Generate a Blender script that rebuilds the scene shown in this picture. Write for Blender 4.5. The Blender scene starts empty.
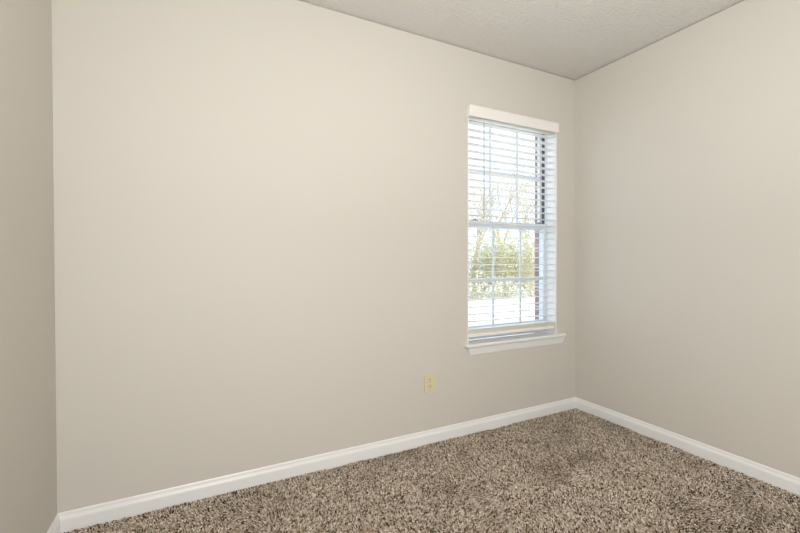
import bpy, bmesh, math, random
import numpy as np
from mathutils import Vector, Matrix

random.seed(7)
rng = np.random.default_rng(7)
S = bpy.context.scene
C = S.collection

# ------------------------------------------------------------ camera
cd = bpy.data.cameras.new('camera')
cam = bpy.data.objects.new('camera', cd)
C.objects.link(cam)
cam.location = (-2.5119, -2.0697, 1.1119)
cam.rotation_euler = (math.pi / 2 - 0.0059, 0.0, -0.470)
cd.sensor_width = 36.0
cd.lens = 36.0 * 401.3 / 800.0
cd.shift_y = -4.78 / 800.0
cd.clip_start = 0.02
cd.clip_end = 500
S.camera = cam

# ------------------------------------------------------------ sky, sun, exposure
w = bpy.data.worlds.new('sky')
S.world = w
w.use_nodes = True
bg = w.node_tree.nodes['Background']
bg.inputs[0].default_value = (0.72, 0.87, 1.03, 1)
bg.inputs[1].default_value = 2.2

sd = bpy.data.lights.new('sun', 'SUN')
sd.energy = 9.5
sd.angle = math.radians(1.0)
sd.color = (1.0, 0.97, 0.92)
sun = bpy.data.objects.new('sun', sd)
C.objects.link(sun)
sun.rotation_euler = (math.radians(50), 0, math.radians(25))

def area(name, loc, target, sx, sy, watts, col):
    d = bpy.data.lights.new(name, 'AREA')
    d.shape = 'RECTANGLE'
    d.size, d.size_y = sx, sy
    d.energy = watts
    d.color = col
    o = bpy.data.objects.new(name, d)
    C.objects.link(o)
    o.location = loc
    o.rotation_euler = (Vector(target) - Vector(loc)).to_track_quat('-Z', 'Y').to_euler()
    return o

# added soft fill by the front wall, added uplight onto the ceiling, camera flash
area('front_fill', (-2.2, -3.35, 1.15), (-0.5, -0.6, 0.9), 1.5, 2.0, 48, (1.0, 0.988, 0.983))
area('ceiling_bounce', (-1.5, -1.6, 1.3), (-1.5, -1.6, 2.4), 0.8, 0.8, 9.0, (1.0, 0.988, 0.983))
area('camera_flash', (-2.35, -2.4, 1.65), (-1.2, 0.0, 1.35), 0.9, 0.7, 20, (1.0, 0.988, 0.983))

S.view_settings.view_transform = 'Standard'
S.view_settings.look = 'None'
S.view_settings.exposure = 0.07
S.view_settings.gamma = 1.0
S.view_settings.use_curve_mapping = False

# ------------------------------------------------------------ materials
def srgb(r, g, b):
    f = lambda c: (c / 255 / 12.92) if c / 255 <= 0.04045 else ((c / 255 + 0.055) / 1.055) ** 2.4
    return (f(r), f(g), f(b), 1)

def mat(name, col, rough=0.5, bump=None, spec=0.5, metal=0.0, var=None):
    """bump = (scale, strength, distance, detail); var = (scale, amount)"""
    m = bpy.data.materials.new(name)
    m.use_nodes = True
    nt = m.node_tree
    b = nt.nodes['Principled BSDF']
    b.inputs['Base Color'].default_value = col
    b.inputs['Roughness'].default_value = rough
    b.inputs['Specular IOR Level'].default_value = spec
    b.inputs['Metallic'].default_value = metal
    tc = nt.nodes.new('ShaderNodeTexCoord')
    if bump:
        n = nt.nodes.new('ShaderNodeTexNoise')
        n.inputs['Scale'].default_value = bump[0]
        n.inputs['Detail'].default_value = bump[3]
        nt.links.new(tc.outputs['Object'], n.inputs['Vector'])
        bp = nt.nodes.new('ShaderNodeBump')
        bp.inputs['Strength'].default_value = bump[1]
        bp.inputs['Distance'].default_value = bump[2]
        nt.links.new(n.outputs['Fac'], bp.inputs['Height'])
        nt.links.new(bp.outputs['Normal'], b.inputs['Normal'])
    if var:
        n = nt.nodes.new('ShaderNodeTexNoise')
        n.inputs['Scale'].default_value = var[0]
        n.inputs['Detail'].default_value = 3
        nt.links.new(tc.outputs['Object'], n.inputs['Vector'])
        mx = nt.nodes.new('ShaderNodeMixRGB')
        mx.inputs[1].default_value = tuple(c * (1 - var[1]) for c in col[:3]) + (1,)
        mx.inputs[2].default_value = tuple(min(1, c * (1 + var[1])) for c in col[:3]) + (1,)
        nt.links.new(n.outputs['Fac'], mx.inputs[0])
        nt.links.new(mx.outputs[0], b.inputs['Base Color'])
    return m

M = {}
M['wall'] = mat('wall_paint', srgb(212, 208, 199), 0.6, (260, 0.12, 0.0015, 3), 0.35, var=(1.3, 0.012))
M['ceiling'] = mat('ceiling_texture', srgb(222, 220, 215), 0.9, (70, 0.9, 0.009, 4), 0.1)
M['trim'] = mat('trim_paint', srgb(240, 241, 240), 0.30, (40, 0.03, 0.001, 2), 0.4)
M['blind'] = mat('blind_slat', srgb(243, 241, 236), 0.38, (90, 0.04, 0.0005, 2), 0.4)
M['vinyl'] = mat('window_vinyl', srgb(224, 231, 240), 0.35, (60, 0.02, 0.0005, 2), 0.4)
M['track'] = mat('track_dark', srgb(92, 88, 92), 0.6, (60, 0.05, 0.001, 2))
M['cord'] = mat('blind_cord', srgb(225, 225, 225), 0.7, (900, 0.2, 0.0005, 1))
M['wand'] = mat('clear_wand', srgb(190, 198, 206), 0.2, (30, 0.02, 0.0005, 1))
M['ivory'] = mat('ivory_plastic', srgb(220, 211, 178), 0.35, (50, 0.02, 0.0005, 2), 0.4)
M['slot'] = mat('dark_slot', srgb(60, 50, 38), 0.7, (50, 0.02, 0.0005, 2))
M['screw'] = mat('painted_screw', srgb(205, 194, 158), 0.35, (50, 0.02, 0.0005, 2), 0.5, 0.3)
M['latch'] = mat('latch_plastic', srgb(120, 128, 138), 0.4, (50, 0.02, 0.0005, 2))
M['ground'] = mat('pale_ground', srgb(205, 203, 196), 0.9, (3, 0.3, 0.02, 4), 0.1, var=(0.8, 0.08))
M['bark'] = mat('tree_bark', srgb(196, 182, 164), 0.9, (30, 0.6, 0.01, 4), 0.1, var=(5, 0.25))

def glass():
    m = bpy.data.materials.new('window_glass')
    m.use_nodes = True
    nt = m.node_tree
    nt.nodes.clear()
    o = nt.nodes.new('ShaderNodeOutputMaterial')
    t = nt.nodes.new('ShaderNodeBsdfTransparent')
    t.inputs[0].default_value = (0.95, 0.97, 0.98, 1)
    g = nt.nodes.new('ShaderNodeBsdfGlossy')
    g.inputs['Roughness'].default_value = 0.02
    mx = nt.nodes.new('ShaderNodeMixShader')
    f = nt.nodes.new('ShaderNodeLayerWeight')
    f.inputs[0].default_value = 0.5
    pw = nt.nodes.new('ShaderNodeMath')
    pw.operation = 'POWER'
    pw.inputs[1].default_value = 5.0
    sc = nt.nodes.new('ShaderNodeMath')
    sc.operation = 'MULTIPLY_ADD'
    sc.inputs[1].default_value = 0.96
    sc.inputs[2].default_value = 0.04
    nt.links.new(f.outputs['Facing'], pw.inputs[0])
    nt.links.new(pw.outputs[0], sc.inputs[0])
    nt.links.new(sc.outputs[0], mx.inputs[0])
    nt.links.new(t.outputs[0], mx.inputs[1])
    nt.links.new(g.outputs[0], mx.inputs[2])
    nt.links.new(mx.outputs[0], o.inputs[0])
    return m
M['glass'] = glass()

def brick():
    m = mat('red_brick', srgb(150, 110, 105), 0.9, None, 0.1)
    nt = m.node_tree
    b = nt.nodes['Principled BSDF']
    tc = nt.nodes.new('ShaderNodeTexCoord')
    sp = nt.nodes.new('ShaderNodeSeparateXYZ')
    ad = nt.nodes.new('ShaderNodeMath')
    ad.operation = 'ADD'
    cb = nt.nodes.new('ShaderNodeCombineXYZ')
    bt = nt.nodes.new('ShaderNodeTexBrick')
    bt.inputs['Color1'].default_value = srgb(168, 140, 142)
    bt.inputs['Color2'].default_value = srgb(140, 114, 118)
    bt.inputs['Mortar'].default_value = srgb(205, 200, 196)
    bt.inputs['Scale'].default_value = 1.0
    bt.inputs['Mortar Size'].default_value = 0.006
    bt.inputs['Brick Width'].default_value = 0.21
    bt.inputs['Row Height'].default_value = 0.075
    L = nt.links.new
    L(tc.outputs['Object'], sp.inputs[0])
    L(sp.outputs[0], ad.inputs[0]); L(sp.outputs[1], ad.inputs[1])
    L(ad.outputs[0], cb.inputs[0]); L(sp.outputs[2], cb.inputs[1])
    L(cb.outputs[0], bt.inputs['Vector'])
    L(bt.outputs['Color'], b.inputs['Base Color'])
    bp = nt.nodes.new('ShaderNodeBump')
    bp.invert = True
    bp.inputs['Strength'].default_value = 0.6
    bp.inputs['Distance'].default_value = 0.006
    L(bt.outputs['Fac'], bp.inputs['Height'])
    L(bp.outputs[0], b.inputs['Normal'])
    return m
M['brick'] = brick()

def island_mat(name, stops, rough=0.9, patch=None, transl=0.0):
    """colour picked per loose piece (tuft, leaf) from a ramp; patch = slow noise painting in pile-direction shading"""
    m = bpy.data.materials.new(name)
    m.use_nodes = True
    nt = m.node_tree
    b = nt.nodes['Principled BSDF']
    b.inputs['Roughness'].default_value = rough
    b.inputs['Specular IOR Level'].default_value = 0.15
    g = nt.nodes.new('ShaderNodeNewGeometry')
    r = nt.nodes.new('ShaderNodeValToRGB')
    e = r.color_ramp.elements
    e[0].position, e[0].color = stops[0]
    e[1].position, e[1].color = stops[-1]
    for p, c in stops[1:-1]:
        k = e.new(p); k.color = c
    nt.links.new(g.outputs['Random Per Island'], r.inputs[0])
    out = r.outputs[0]
    if patch:
        tc = nt.nodes.new('ShaderNodeTexCoord')
        n = nt.nodes.new('ShaderNodeTexNoise')
        n.inputs['Scale'].default_value = patch[0]
        n.inputs['Detail'].default_value = 3
        nt.links.new(tc.outputs['Object'], n.inputs['Vector'])
        mr = nt.nodes.new('ShaderNodeMapRange')
        mr.inputs['From Min'].default_value = 0.3
        mr.inputs['From Max'].default_value = 0.7
        mr.inputs['To Min'].default_value = 1 - patch[1]
        mr.inputs['To Max'].default_value = 1 + patch[1]
        nt.links.new(n.outputs['Fac'], mr.inputs[0])
        vm = nt.nodes.new('ShaderNodeVectorMath')
        vm.operation = 'SCALE'
        nt.links.new(out, vm.inputs[0])
        nt.links.new(mr.outputs[0], vm.inputs['Scale'])
        out = vm.outputs[0]
    nt.links.new(out, b.inputs['Base Color'])
    if transl:
        tr = nt.nodes.new('ShaderNodeBsdfTranslucent')
        nt.links.new(out, tr.inputs[0])
        mx = nt.nodes.new('ShaderNodeMixShader')
        mx.inputs[0].default_value = transl
        nt.links.new(b.outputs[0], mx.inputs[1])
        nt.links.new(tr.outputs[0], mx.inputs[2])
        nt.links.new(mx.outputs[0], nt.nodes['Material Output'].inputs[0])
    return m
M['carpet'] = island_mat('carpet_yarn', [
    (0.0, srgb(70, 52, 38)), (0.18, srgb(92, 72, 54)), (0.28, srgb(168, 150, 130)),
    (0.55, srgb(192, 175, 155)), (0.80, srgb(216, 203, 186)), (1.0, srgb(250, 244, 236))], 0.95, (3.5, 0.10))  # slow patches put the shading of leaning pile into the yarn colour
M['backing'] = mat('carpet_backing', srgb(150, 132, 114), 0.95, (200, 0.5, 0.004, 3), 0.05, var=(60, 0.3))
M['leaf'] = island_mat('yellow_green_leaf', [
    (0.0, srgb(142, 142, 108)), (0.35, srgb(172, 174, 134)), (0.7, srgb(196, 193, 154)),
    (1.0, srgb(172, 158, 138))], 0.7, None, 0.3)
M['twig'] = mat('twig_bark', srgb(182, 168, 152), 0.9, (30, 0.4, 0.01, 2), 0.1)

# ------------------------------------------------------------ mesh helpers
def box(bm, x0, x1, y0, y1, z0, z1, bev=0.0, seg=1):
    vs = [bm.verts.new((x, y, z)) for x in (x0, x1) for y in (y0, y1) for z in (z0, z1)]
    q = [(0, 1, 3, 2), (4, 6, 7, 5), (0, 4, 5, 1), (2, 3, 7, 6), (0, 2, 6, 4), (1, 5, 7, 3)]
    fs = [bm.faces.new([vs[i] for i in f]) for f in q]
    if bev:
        es = list({e for f in fs for e in f.edges})
        bmesh.ops.bevel(bm, geom=es, offset=bev, segments=seg, affect='EDGES', profile=0.5)

def tube(bm, a, b, r0, r1=None, n=8):
    r1 = r0 if r1 is None else r1
    a, b = Vector(a), Vector(b)
    d = (b - a).normalized()
    u = d.orthogonal().normalized(); v = d.cross(u)
    A, B = [], []
    for i in range(n):
        t = 2 * math.pi * i / n
        k = u * math.cos(t) + v * math.sin(t)
        A.append(bm.verts.new(a + k * r0)); B.append(bm.verts.new(b + k * r1))
    for i in range(n):
        j = (i + 1) % n
        bm.faces.new((A[i], A[j], B[j], B[i]))
    bm.faces.new(A[::-1]); bm.faces.new(B)

def sweep(bm, prof, ends):
    """prof: list of (d, z) outline; ends: two functions mapping (d, z) to a point"""
    A = [bm.verts.new(ends[0](d, z)) for d, z in prof]
    B = [bm.verts.new(ends[1](d, z)) for d, z in prof]
    n = len(prof)
    for i in range(n):
        j = (i + 1) % n
        bm.faces.new((A[i], A[j], B[j], B[i]))
    bm.faces.new(A[::-1]); bm.faces.new(B)

def obj(name, bm, m, parent=None, kind=None, smooth=False):
    bmesh.ops.recalc_face_normals(bm, faces=bm.faces)
    me = bpy.data.meshes.new(name)
    bm.to_mesh(me); bm.free()
    me.materials.append(m)
    if smooth:
        for p in me.polygons: p.use_smooth = True
    o = bpy.data.objects.new(name, me)
    C.objects.link(o)
    if parent:
        o.parent = parent
        o.matrix_parent_inverse = parent.matrix_basis.inverted()
    if kind: o['kind'] = kind
    return o

def thing(name, label, cat, loc=(0, 0, 0), group=None):
    o = bpy.data.objects.new(name, None)
    o.empty_display_size = 0.1
    C.objects.link(o)
    o.location = loc
    o['label'] = label; o['category'] = cat
    if group: o['group'] = group
    return o

def obj_world(name, bm, m, parent, smooth=False):
    """mesh given in world coordinates, parented to a thing standing at its base"""
    bmesh.ops.translate(bm, verts=bm.verts, vec=-Vector(parent_world(parent)))
    bmesh.ops.recalc_face_normals(bm, faces=bm.faces)
    me = bpy.data.meshes.new(name)
    bm.to_mesh(me); bm.free()
    me.materials.append(m)
    if smooth:
        for p in me.polygons: p.use_smooth = True
    o = bpy.data.objects.new(name, me)
    C.objects.link(o)
    o.parent = parent
    return o

def parent_world(p):
    v = Vector((0, 0, 0))
    while p:
        v += p.location; p = p.parent
    return v

B = bmesh.new

# ------------------------------------------------------------ room shell
W, D, H = 3.022, 3.45, 2.44
OX0, OX1, OZ0, OZ1 = -0.981, -0.191, 0.555, 2.080       # window opening
TH = 0.15

def holed(bm, x0, x1, y0, y1, z0, z1, hx0, hx1, hz0, hz1):
    """wall slab along x with a rectangular hole, one clean shell"""
    xs, zs = [x0, hx0, hx1, x1], [z0, hz0, hz1, z1]
    g = {}
    for k, y in enumerate((y0, y1)):
        for i, x in enumerate(xs):
            for j, z in enumerate(zs):
                g[i, k, j] = bm.verts.new((x, y, z))
    for i in range(3):
        for j in range(3):
            if (i, j) == (1, 1): continue
            for k in (0, 1):
                bm.faces.new((g[i, k, j], g[i + 1, k, j], g[i + 1, k, j + 1], g[i, k, j + 1]))
    def side(a, b): bm.faces.new((g[a[0], 0, a[1]], g[b[0], 0, b[1]], g[b[0], 1, b[1]], g[a[0], 1, a[1]]))
    for i in range(3):
        side((i, 0), (i + 1, 0)); side((i, 3), (i + 1, 3)); side((0, i), (0, i + 1)); side((3, i), (3, i + 1))
    side((1, 1), (2, 1)); side((1, 2), (2, 2)); side((1, 1), (1, 2)); side((2, 1), (2, 2))

def lean(bm, bottom, top):
    """side walls stand a few millimetres out of plumb"""
    for v in bm.verts: v.co.x += bottom + (top - bottom) * v.co.z / H
GAP = 0.005      # shadow line where the walls meet the ceiling
bm = B(); holed(bm, -W - 0.15, 0.15, 0, TH, 0, H - GAP, OX0, OX1, OZ0, OZ1); obj('wall_back', bm, M['wall'], kind='structure')
bm = B(); box(bm, 0, 0.15, -D, 0, 0, H - GAP); lean(bm, 0.012, -0.012); obj('wall_right', bm, M['wall'], kind='structure')
bm = B(); box(bm, -W - 0.15, -W, -D, 0, 0, H - GAP); lean(bm, 0.007, -0.005); obj('wall_left', bm, M['wall'], kind='structure')
bm = B(); box(bm, -W - 0.15, 0.15, -D - 0.15, -D, 0, H - GAP); obj('wall_front', bm, M['wall'], kind='structure')
bm = B(); box(bm, -W - 0.3, 0.3, -D - 0.3, 0.3, H, H + 0.2)
g = 0.010
box(bm, -W - 0.15, 0.15, g, TH, H - GAP, H); box(bm, -W - 0.15, 0.15, -D - 0.15, -D - g, H - GAP, H)
box(bm, g, 0.15, -D - g, g, H - GAP, H); box(bm, -W - 0.15, -W - g, -D - g, g, H - GAP, H)
obj('ceiling', bm, M['ceiling'], kind='structure')
bm = B(); box(bm, -W - 0.15, 0.15, -D - 0.15, TH, -0.2, 0); obj('floor', bm, M['backing'], kind='structure')
bm = B(); holed(bm, -W - 0.6, 0.6, TH + 0.002, 0.235, -0.5, H, OX0 - 0.03, -0.168, 0.50, 2.09)
obj('wall_outside', bm, M['brick'], kind='structure')

# baseboards, mitred in the corners
T = 0.0125
WL, WR = -W + 0.007, 0.012
BP = [(0, 0), (T, 0), (T, 0.054), (T * 0.93, 0.060), (T * 0.66, 0.067), (T * 0.52, 0.072), (T * 0.45, 0.080), (T * 0.25, 0.0845), (0, 0.085)]
bm = B(); sweep(bm, BP, (lambda d, z: (WL + d, -d, z), lambda d, z: (WR - d, -d, z))); obj('baseboard_back', bm, M['trim'], kind='structure')
bm = B(); sweep(bm, BP, (lambda d, z: (WR - d, -d, z), lambda d, z: (WR - d, -D + d, z))); obj('baseboard_right', bm, M['trim'], kind='structure')
bm = B(); sweep(bm, BP, (lambda d, z: (WL + d, -d, z), lambda d, z: (WL + d, -D + d, z))); obj('baseboard_left', bm, M['trim'], kind='structure')
bm = B(); sweep(bm, BP, (lambda d, z: (WL + d, -D + d, z), lambda d, z: (WR - d, -D + d, z))); obj('baseboard_front', bm, M['trim'], kind='structure')

# ------------------------------------------------------------ window_1
win = bpy.data.objects.new('window_1', None)
C.objects.link(win)
win.location = (-0.585, 0.075, OZ0)
win['kind'] = 'structure'
def wp(name, bm, m='vinyl', parent=None, label=None):
    o = obj_world(name, bm, M[m], parent or win)
    if label: o['label'] = label
    return o
# white jamb boards lining the opening
J = 0.008
bm = B()
box(bm, OX0, OX0 + J, 0.0005, TH, OZ0 + 0.02, OZ1)
box(bm, OX1 - J, OX1, 0.0005, TH, OZ0 + 0.02, OZ1)
box(bm, OX0 + J, OX1 - J, 0.0005, TH, OZ1 - J, OZ1)
wp('jamb', bm, 'trim')
# window stool with a rounded nose and horns past the opening
bm = B()
box(bm, -1.007, -0.130, -0.035, 0.0, 0.5575, 0.577, 0.005, 3)
box(bm, OX0 + 0.001, OX1 - 0.001, -0.006, 0.088, 0.5575, 0.577)
wp('window_stool', bm, 'trim')
# apron: moulded board with ends cut back
AP = [(0.0, 0.5575), (0.004, 0.5575), (0.004, 0.5525), (0.013, 0.551), (0.014, 0.545), (0.0125, 0.535), (0.010, 0.522), (0.009, 0.512), (0.006, 0.503), (0.0, 0.500)]
bm = B()
k = 0.50
sweep(bm, AP, (lambda d, z: (-0.990 + (0.5575 - z) * k, -d, z), lambda d, z: (-0.118 - (0.5575 - z) * k, -d, z)))
wp('apron', bm, 'trim')
# outer vinyl frame
FX0, FX1 = OX0 + J, OX1 - J
bm = B()
for a, b_ in ((FX0, FX0 + 0.022), (FX1 - 0.010, FX1)):
    box(bm, a, b_, 0.088, TH, 0.578, OZ1 - J)
box(bm, FX0 + 0.022, FX1 - 0.010, 0.088, TH, 0.578, 0.600, 0.002)
box(bm, FX0 + 0.022, FX1 - 0.010, 0.088, TH, OZ1 - J - 0.022, OZ1 - J, 0.002)
wp('window_frame', bm)
bm = B()
box(bm, FX1 - 0.013, FX1 - 0.0102, 0.098, 0.122, 1.372, OZ1 - J - 0.023)
box(bm, FX0 + 0.0222, FX0 + 0.025, 0.098, 0.122, 1.372, OZ1 - J - 0.023)
wp('sash_track', bm, 'track', label='dark grey sash track')

def sash(name, x0, x1, y0, y1, z0, z1, sl, sr, rt, rb, mx, mz, gy):
    bm = B()
    box(bm, x0, x0 + sl, y0, y1, z0, z1, 0.002)
    box(bm, x1 - sr, x1, y0, y1, z0, z1, 0.002)
    box(bm, x0 + sl, x1 - sr, y0, y1, z0, z0 + rb, 0.002)
    box(bm, x0 + sl, x1 - sr, y0, y1, z1 - rt, z1, 0.002)
    s = wp(name, bm)
    bm = B()
    box(bm, x0 + sl - 0.004, x1 - sr + 0.004, gy, gy + 0.004, z0 + rb - 0.004, z1 - rt + 0.004)
    obj_world('glass_pane', bm, M['glass'], s)
    for x in mx:
        bm = B(); box(bm, x - 0.009, x + 0.009, gy - 0.008, gy - 0.0005, z0 + rb, z1 - rt, 0.002)
        obj_world('muntin', bm, M['vinyl'], s)
    bm = B(); box(bm, x0 + sl, x1 - sr, gy - 0.0085, gy - 0.001, mz - 0.009, mz + 0.009, 0.002)
    obj_world('muntin', bm, M['vinyl'], s)
    return s
lower = sash('lower_sash', FX0 + 0.026, -0.1945, 0.090, 0.120, 0.601, 1.372, 0.040, 0.034, 0.045, 0.066, (-0.689, -0.443), 0.968, 0.106)
upper = sash('upper_sash', FX0 + 0.026, -0.2045, 0.1235, 0.1485, 1.325, OZ1 - J - 0.023, 0.040, 0.028, 0.022, 0.045, (-0.692, -0.446), 1.716, 0.138)
for x in (-0.845, -0.265):
    bm = B()
    box(bm, x - 0.022, x + 0.022, 0.096, 0.114, 1.3722, 1.379, 0.002, 2)
    box(bm, x - 0.006, x + 0.006, 0.092, 0.102, 1.379, 1.384, 0.001)
    obj_world('tilt_latch', bm, M['latch'], lower)['label'] = 'grey tilt latch on the meeting rail'

# ------------------------------------------------------------ horizontal blind
bl = thing('window_blind', 'white horizontal slat blind hanging open in the only window under a flat valance', 'window blind', (-0.585, 0.035, 0.5775))
SX0, SX1 = -0.969, -0.203
bm = B()
box(bm, SX0, SX1, 0.012, 0.062, 2.020, 2.066, 0.001)
obj_world('headrail', bm, M['blind'], bl)
# valance: front board and two returns to the wall, softly rounded top edge
bm = B()
VP = [(-0.018, 2.012), (-0.025, 2.012), (-0.028, 2.015), (-0.028, 2.076), (-0.0255, 2.082), (-0.023, 2.0865), (-0.018, 2.089)]
A = [bm.verts.new((-0.988, y, z)) for y, z in VP]; Bv = [bm.verts.new((-0.205, y, z)) for y, z in VP]
for i in range(len(VP)):
    j = (i + 1) % len(VP); bm.faces.new((A[i], A[j], Bv[j], Bv[i]))
bm.faces.new(A); bm.faces.new(Bv[::-1])
box(bm, -0.9875, -0.980, -0.0178, -0.0008, 2.014, 2.087, 0.001)
box(bm, -0.213, -0.2055, -0.0178, -0.0008, 2.014, 2.087, 0.001)
obj_world('valance', bm, M['blind'], bl)
# slats
pitch = 0.0458
zs = [0.7095 + pitch * i for i in range(30)]
zs = [z for z in zs if z < 2.0]
bm = B()
for z in zs:
    n = 6
    top, bot = [], []
    for i in range(n + 1):
        t = i / n * 2 - 1
        y = 0.035 + 0.025 * t
        c = 0.0022 * (1 - t * t)
        top.append((y, z + c + 0.0014)); bot.append((y, z + c - 0.0014))
    pr = top + bot[::-1]
    A = [bm.verts.new((SX0, y, zz)) for y, zz in pr]; Bv = [bm.verts.new((SX1, y, zz)) for y, zz in pr]
    for i in range(len(pr)):
        j = (i + 1) % len(pr); bm.faces.new((A[i], A[j], Bv[j], Bv[i]))
    bm.faces.new(A); bm.faces.new(Bv[::-1])
obj_world('slats', bm, M['blind'], bl)
# spare slats lying on the bottom rail, then the rail
bm = B()
for i in range(6):
    z = 0.6385 + i * 0.0046
    box(bm, SX0, SX1, 0.010, 0.060, z - 0.0016, z + 0.0016, 0.0007)
obj_world('stacked_slats', bm, M['blind'], bl)
bm = B()
box(bm, SX0, SX1, 0.009, 0.061, 0.6125, 0.6355, 0.004, 3)
obj_world('bottom_rail', bm, M['blind'], bl)
for x in (-0.885, -0.285):
    bm = B()
    for y in (0.0085, 0.0615):
        tube(bm, (x, y, 0.625), (x, y, 2.022), 0.0006, n=5)
    for z in zs:
        tube(bm, (x, 0.0085, z - 0.0018), (x, 0.0615, z - 0.0018), 0.0004, n=4)
    obj_world('ladder_cord', bm, M['cord'], bl)
bm = B()
tube(bm, (-0.851, 0.000, 1.412), (-0.851, 0.000, 1.990), 0.0042, n=6)
tube(bm, (-0.851, 0.000, 1.990), (-0.851, 0.012, 2.012), 0.0015, n=6)
tube(bm, (-0.851, 0.000, 1.400), (-0.851, 0.000, 1.412), 0.0055, 0.0042, n=8)
obj_world('tilt_wand', bm, M['wand'], bl)

# ------------------------------------------------------------ wall outlet
ox, oz = -1.2625, 0.370
ou = thing('wall_outlet', 'ivory duplex electrical outlet on the beige wall above the baseboard', 'electrical outlet', (ox, 0, oz - 0.057))
bm = B(); box(bm, ox - 0.0365, ox + 0.0365, -0.0065, -0.0003, oz - 0.0575, oz + 0.0575, 0.003, 3)
obj_world('cover_plate', bm, M['ivory'], ou)
for s in (1, -1):
    cz = oz + s * 0.0195
    bm = B()
    vs = []
    for i in range(28):
        t = 2 * math.pi * i / 28
        x = max(-0.0172, min(0.0172, 0.0195 * math.cos(t))); z = max(-0.0140, min(0.0140, 0.0165 * math.sin(t)))
        vs.append((x, z))
    A = [bm.verts.new((ox + x, -0.0060, cz + z)) for x, z in vs]; Bv = [bm.verts.new((ox + x * 0.97, -0.0088, cz + z * 0.97)) for x, z in vs]
    for i in range(28):
        bm.faces.new((A[i], A[(i + 1) % 28], Bv[(i + 1) % 28], Bv[i]))
    bm.faces.new(Bv); bm.faces.new(A[::-1])
    r = obj_world('receptacle', bm, M['ivory'], ou)
    for dx, h in ((-0.0065, 0.0048), (0.0065, 0.0040)):
        bm = B(); box(bm, ox + dx - 0.0013, ox + dx + 0.0013, -0.0091, -0.0086, cz + 0.003 - h, cz + 0.003 + h)
        obj_world('blade_slot', bm, M['slot'], r)
    bm = B(); tube(bm, (ox, -0.0086, cz - 0.0085), (ox, -0.0091, cz - 0.0085), 0.0026, n=14)
    obj_world('ground_hole', bm, M['slot'], r)
bm = B(); tube(bm, (ox, -0.0062, oz), (ox, -0.0076, oz), 0.0032, 0.0026, n=16)
box(bm, ox - 0.0024, ox + 0.0024, -0.0079, -0.0074, oz - 0.0004, oz + 0.0004)
obj_world('screw', bm, M['screw'], ou)

# ------------------------------------------------------------ carpet pile
def mesh_np(name, verts, faces, m):
    me = bpy.data.meshes.new(name)
    me.vertices.add(len(verts)); me.vertices.foreach_set('co', verts.astype(np.float32).ravel())
    nl = faces.shape[1]
    me.loops.add(faces.size); me.loops.foreach_set('vertex_index', faces.astype(np.int32).ravel())
    me.polygons.add(len(faces))
    me.polygons.foreach_set('loop_start', np.arange(0, faces.size, nl, dtype=np.int32))
    me.polygons.foreach_set('loop_total', np.full(len(faces), nl, dtype=np.int32))
    me.update(); me.validate()
    me.materials.append(m)
    return me

def vnoise(x, y, seed, cell):
    g = np.random.default_rng(seed).random((128, 128))
    u, v = x / cell + 40, y / cell + 40
    i, j = np.floor(u).astype(int), np.floor(v).astype(int)
    fu, fv = u - i, v - j
    fu, fv = fu * fu * (3 - 2 * fu), fv * fv * (3 - 2 * fv)
    i %= 127; j %= 127
    return (g[i, j] * (1 - fu) + g[i + 1, j] * fu) * (1 - fv) + (g[i, j + 1] * (1 - fu) + g[i + 1, j + 1] * fu) * fv

sp_ = 0.0056
gx, gy = np.meshgrid(np.arange(WL + T + 0.004, WR - T - 0.003, sp_), np.arange(-2.15, -T - 0.003, sp_))
gx = gx.ravel() + rng.uniform(-0.4, 0.4, gx.size) * sp_
gy = gy.ravel() + rng.uniform(-0.4, 0.4, gy.size) * sp_
N = gx.size
lean = vnoise(gx, gy, 3, 0.28) * 0.6 + vnoise(gx, gy, 4, 0.11) * 0.4
la = vnoise(gx, gy, 5, 0.35) * 6.3
tilt = np.clip((lean - 0.35) * 0.030, 0, 0.012)
hgt = rng.uniform(0.009, 0.014, N) - tilt * 0.25
rad = rng.uniform(0.0022, 0.0042, N)
tx = gx + np.cos(la) * tilt + rng.normal(0, 0.0020, N)
ty = gy + np.sin(la) * tilt + rng.normal(0, 0.0020, N)
th = rng.uniform(0, 6.283, N)
V = np.zeros((N, 9, 3))
for lv, (fr, hz) in enumerate(((0.75, 0.0), (1.0, 0.62))):
    for k in range(4):
        a = th + k * math.pi / 2 + lv * 0.7
        cx = gx + (tx - gx) * hz; cy = gy + (ty - gy) * hz
        V[:, lv * 4 + k, 0] = cx + np.cos(a) * rad * fr
        V[:, lv * 4 + k, 1] = cy + np.sin(a) * rad * fr
        V[:, lv * 4 + k, 2] = hgt * hz + 0.0002
V[:, 8] = np.stack([tx, ty, hgt], 1)
V[:, :, 0] = np.clip(V[:, :, 0], WL + T + 0.0005, WR - T - 0.0005)
V[:, :, 1] = np.clip(V[:, :, 1], -3, -T - 0.0005)
Fq = []
for k in range(4):
    k2 = (k + 1) % 4
    Fq += [(k, k2, 4 + k2), (k, 4 + k2, 4 + k), (4 + k, 4 + k2, 8)]
Fq = np.array(Fq)
F = (np.arange(N)[:, None, None] * 9 + Fq[None]).reshape(-1, 3)
me = mesh_np('carpet_pile', V.reshape(-1, 3), F, M['carpet'])
cp = bpy.data.objects.new('carpet_pile', me)
C.objects.link(cp)
cp['kind'] = 'stuff'; cp['label'] = 'speckled brown and beige cut pile carpet covering the bedroom floor'; cp['category'] = 'carpet'

# ------------------------------------------------------------ outside: ground, trees and shrubs
GZ = -0.5
bm = B(); box(bm, -60, 120, 0.24, 160, GZ - 0.3, GZ); obj('ground', bm, M['ground'], kind='structure')

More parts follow.
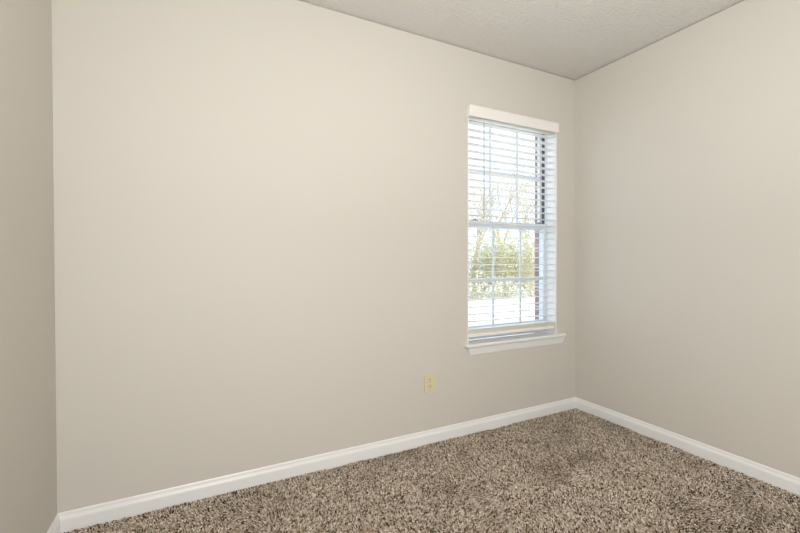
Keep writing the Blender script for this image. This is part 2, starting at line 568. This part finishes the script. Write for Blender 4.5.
def leaves(cloud, size):
    n = len(cloud)
    P = np.array(cloud)
    u = rng.normal(size=(n, 3)); u /= np.linalg.norm(u, axis=1)[:, None]
    v = np.cross(u, rng.normal(size=(n, 3))); v /= np.linalg.norm(v, axis=1)[:, None]
    s = (size * rng.uniform(0.6, 1.3, n))[:, None]
    V = np.stack([P - u * s, P + v * s * 0.45, P + u * s, P - v * s * 0.45], 1)
    return V.reshape(-1, 3), np.arange(4 * n).reshape(n, 4)

def tree(name, label, cat, x, y, height, spread, nleaf, base, group, lsize=0.055, low=0.3):
    t = thing(name, label, cat, (x, y, GZ), group)
    rn = random.Random(int(x * 100 + y * 10))
    tr, tw, cloud = B(), B(), []
    def grow(p, d, L, r, lvl):
        seg = 3
        for i in range(seg):
            d2 = (d + Vector((rn.uniform(-1, 1), rn.uniform(-1, 1), rn.uniform(-0.5, 0.8))) * 0.16).normalized()
            q = p + d2 * (L / seg)
            q.z = max(q.z, 0.05)
            r2 = r * 0.82
            tube(tr if lvl < 2 else tw, p, q, r, r2, 7 if lvl < 2 else 4)
            if lvl > 1 or (lvl == 1 and base):
                for _ in range(nleaf):
                    cloud.append(p.lerp(q, rn.random()) + Vector([rn.gauss(0, 0.26) for _ in range(3)]))
            p, d, r = q, d2, r2
            if lvl < 4 and (lvl > 0 or i > 0 or base):
                for _ in range(2 if lvl < 3 else 1):
                    a = rn.uniform(0, 6.283)
                    s = Vector((math.cos(a), math.sin(a), rn.uniform(0.2, 0.9))) * (0.75 * spread)
                    grow(p.copy(), (d * 0.7 + s).normalized(), L * rn.uniform(0.55, 0.72), r * 0.62, lvl + 1)
    if base:
        for _ in range(7):
            a = rn.uniform(0, 6.283)
            grow(Vector((rn.uniform(-.15, .15), rn.uniform(-.15, .15), 0)), Vector((math.cos(a) * 0.8, math.sin(a) * 0.8, 1)).normalized(), height * 0.5, 0.02, 1)
    else:
        grow(Vector((0, 0, 0)), Vector((0, 0, 1)), height * 0.45, height * 0.018, 0)
    obj('trunk', tr, M['bark'], None).parent = t
    obj('twigs', tw, M['twig'], None).parent = t
    if base:
        for _ in range(1700):
            a, q = rn.uniform(0, 6.283), rn.random() ** 0.5
            z = rn.uniform(0.03, 0.42) * height
            cloud.append(Vector((math.cos(a) * q * height * 0.42, math.sin(a) * q * height * 0.42, z)))
    cl = [(c.x, c.y, max(c.z, 0.05)) for c in cloud]
    V, F = leaves(cl, lsize)
    me = mesh_np('foliage', V, F, M['leaf'])
    f = bpy.data.objects.new('foliage', me); C.objects.link(f); f.parent = t
    return t

G = 'trees beyond the window'
GS = 'shrubs beyond the window'
tree('tree', 'tallest sparse tree seen through the middle column of window panes', 'tree', 11.1, 13.2, 7.2, 1.0, 1, False, G, 0.035)
tree('tree', 'thin bare tree seen through the left column of window panes', 'tree', 9.3, 13.4, 6.4, 1.0, 1, False, G, 0.035)
tree('tree', 'thin tree seen through the right column of window panes', 'tree', 12.9, 13.2, 6.2, 1.0, 1, False, G, 0.035)
for x, y, h, lab in ((7.7, 11.0, 2.6, 'yellow-green shrub low in the left column of window panes'),
                     (9.2, 11.1, 3.3, 'fullest yellow-green shrub low in the middle column of window panes'),
                     (10.7, 11.0, 2.6, 'yellow-green shrub low in the right column of window panes')):
    tree('shrub', lab, 'shrub', x, y, h, 0.8, 2, True, GS, 0.04)
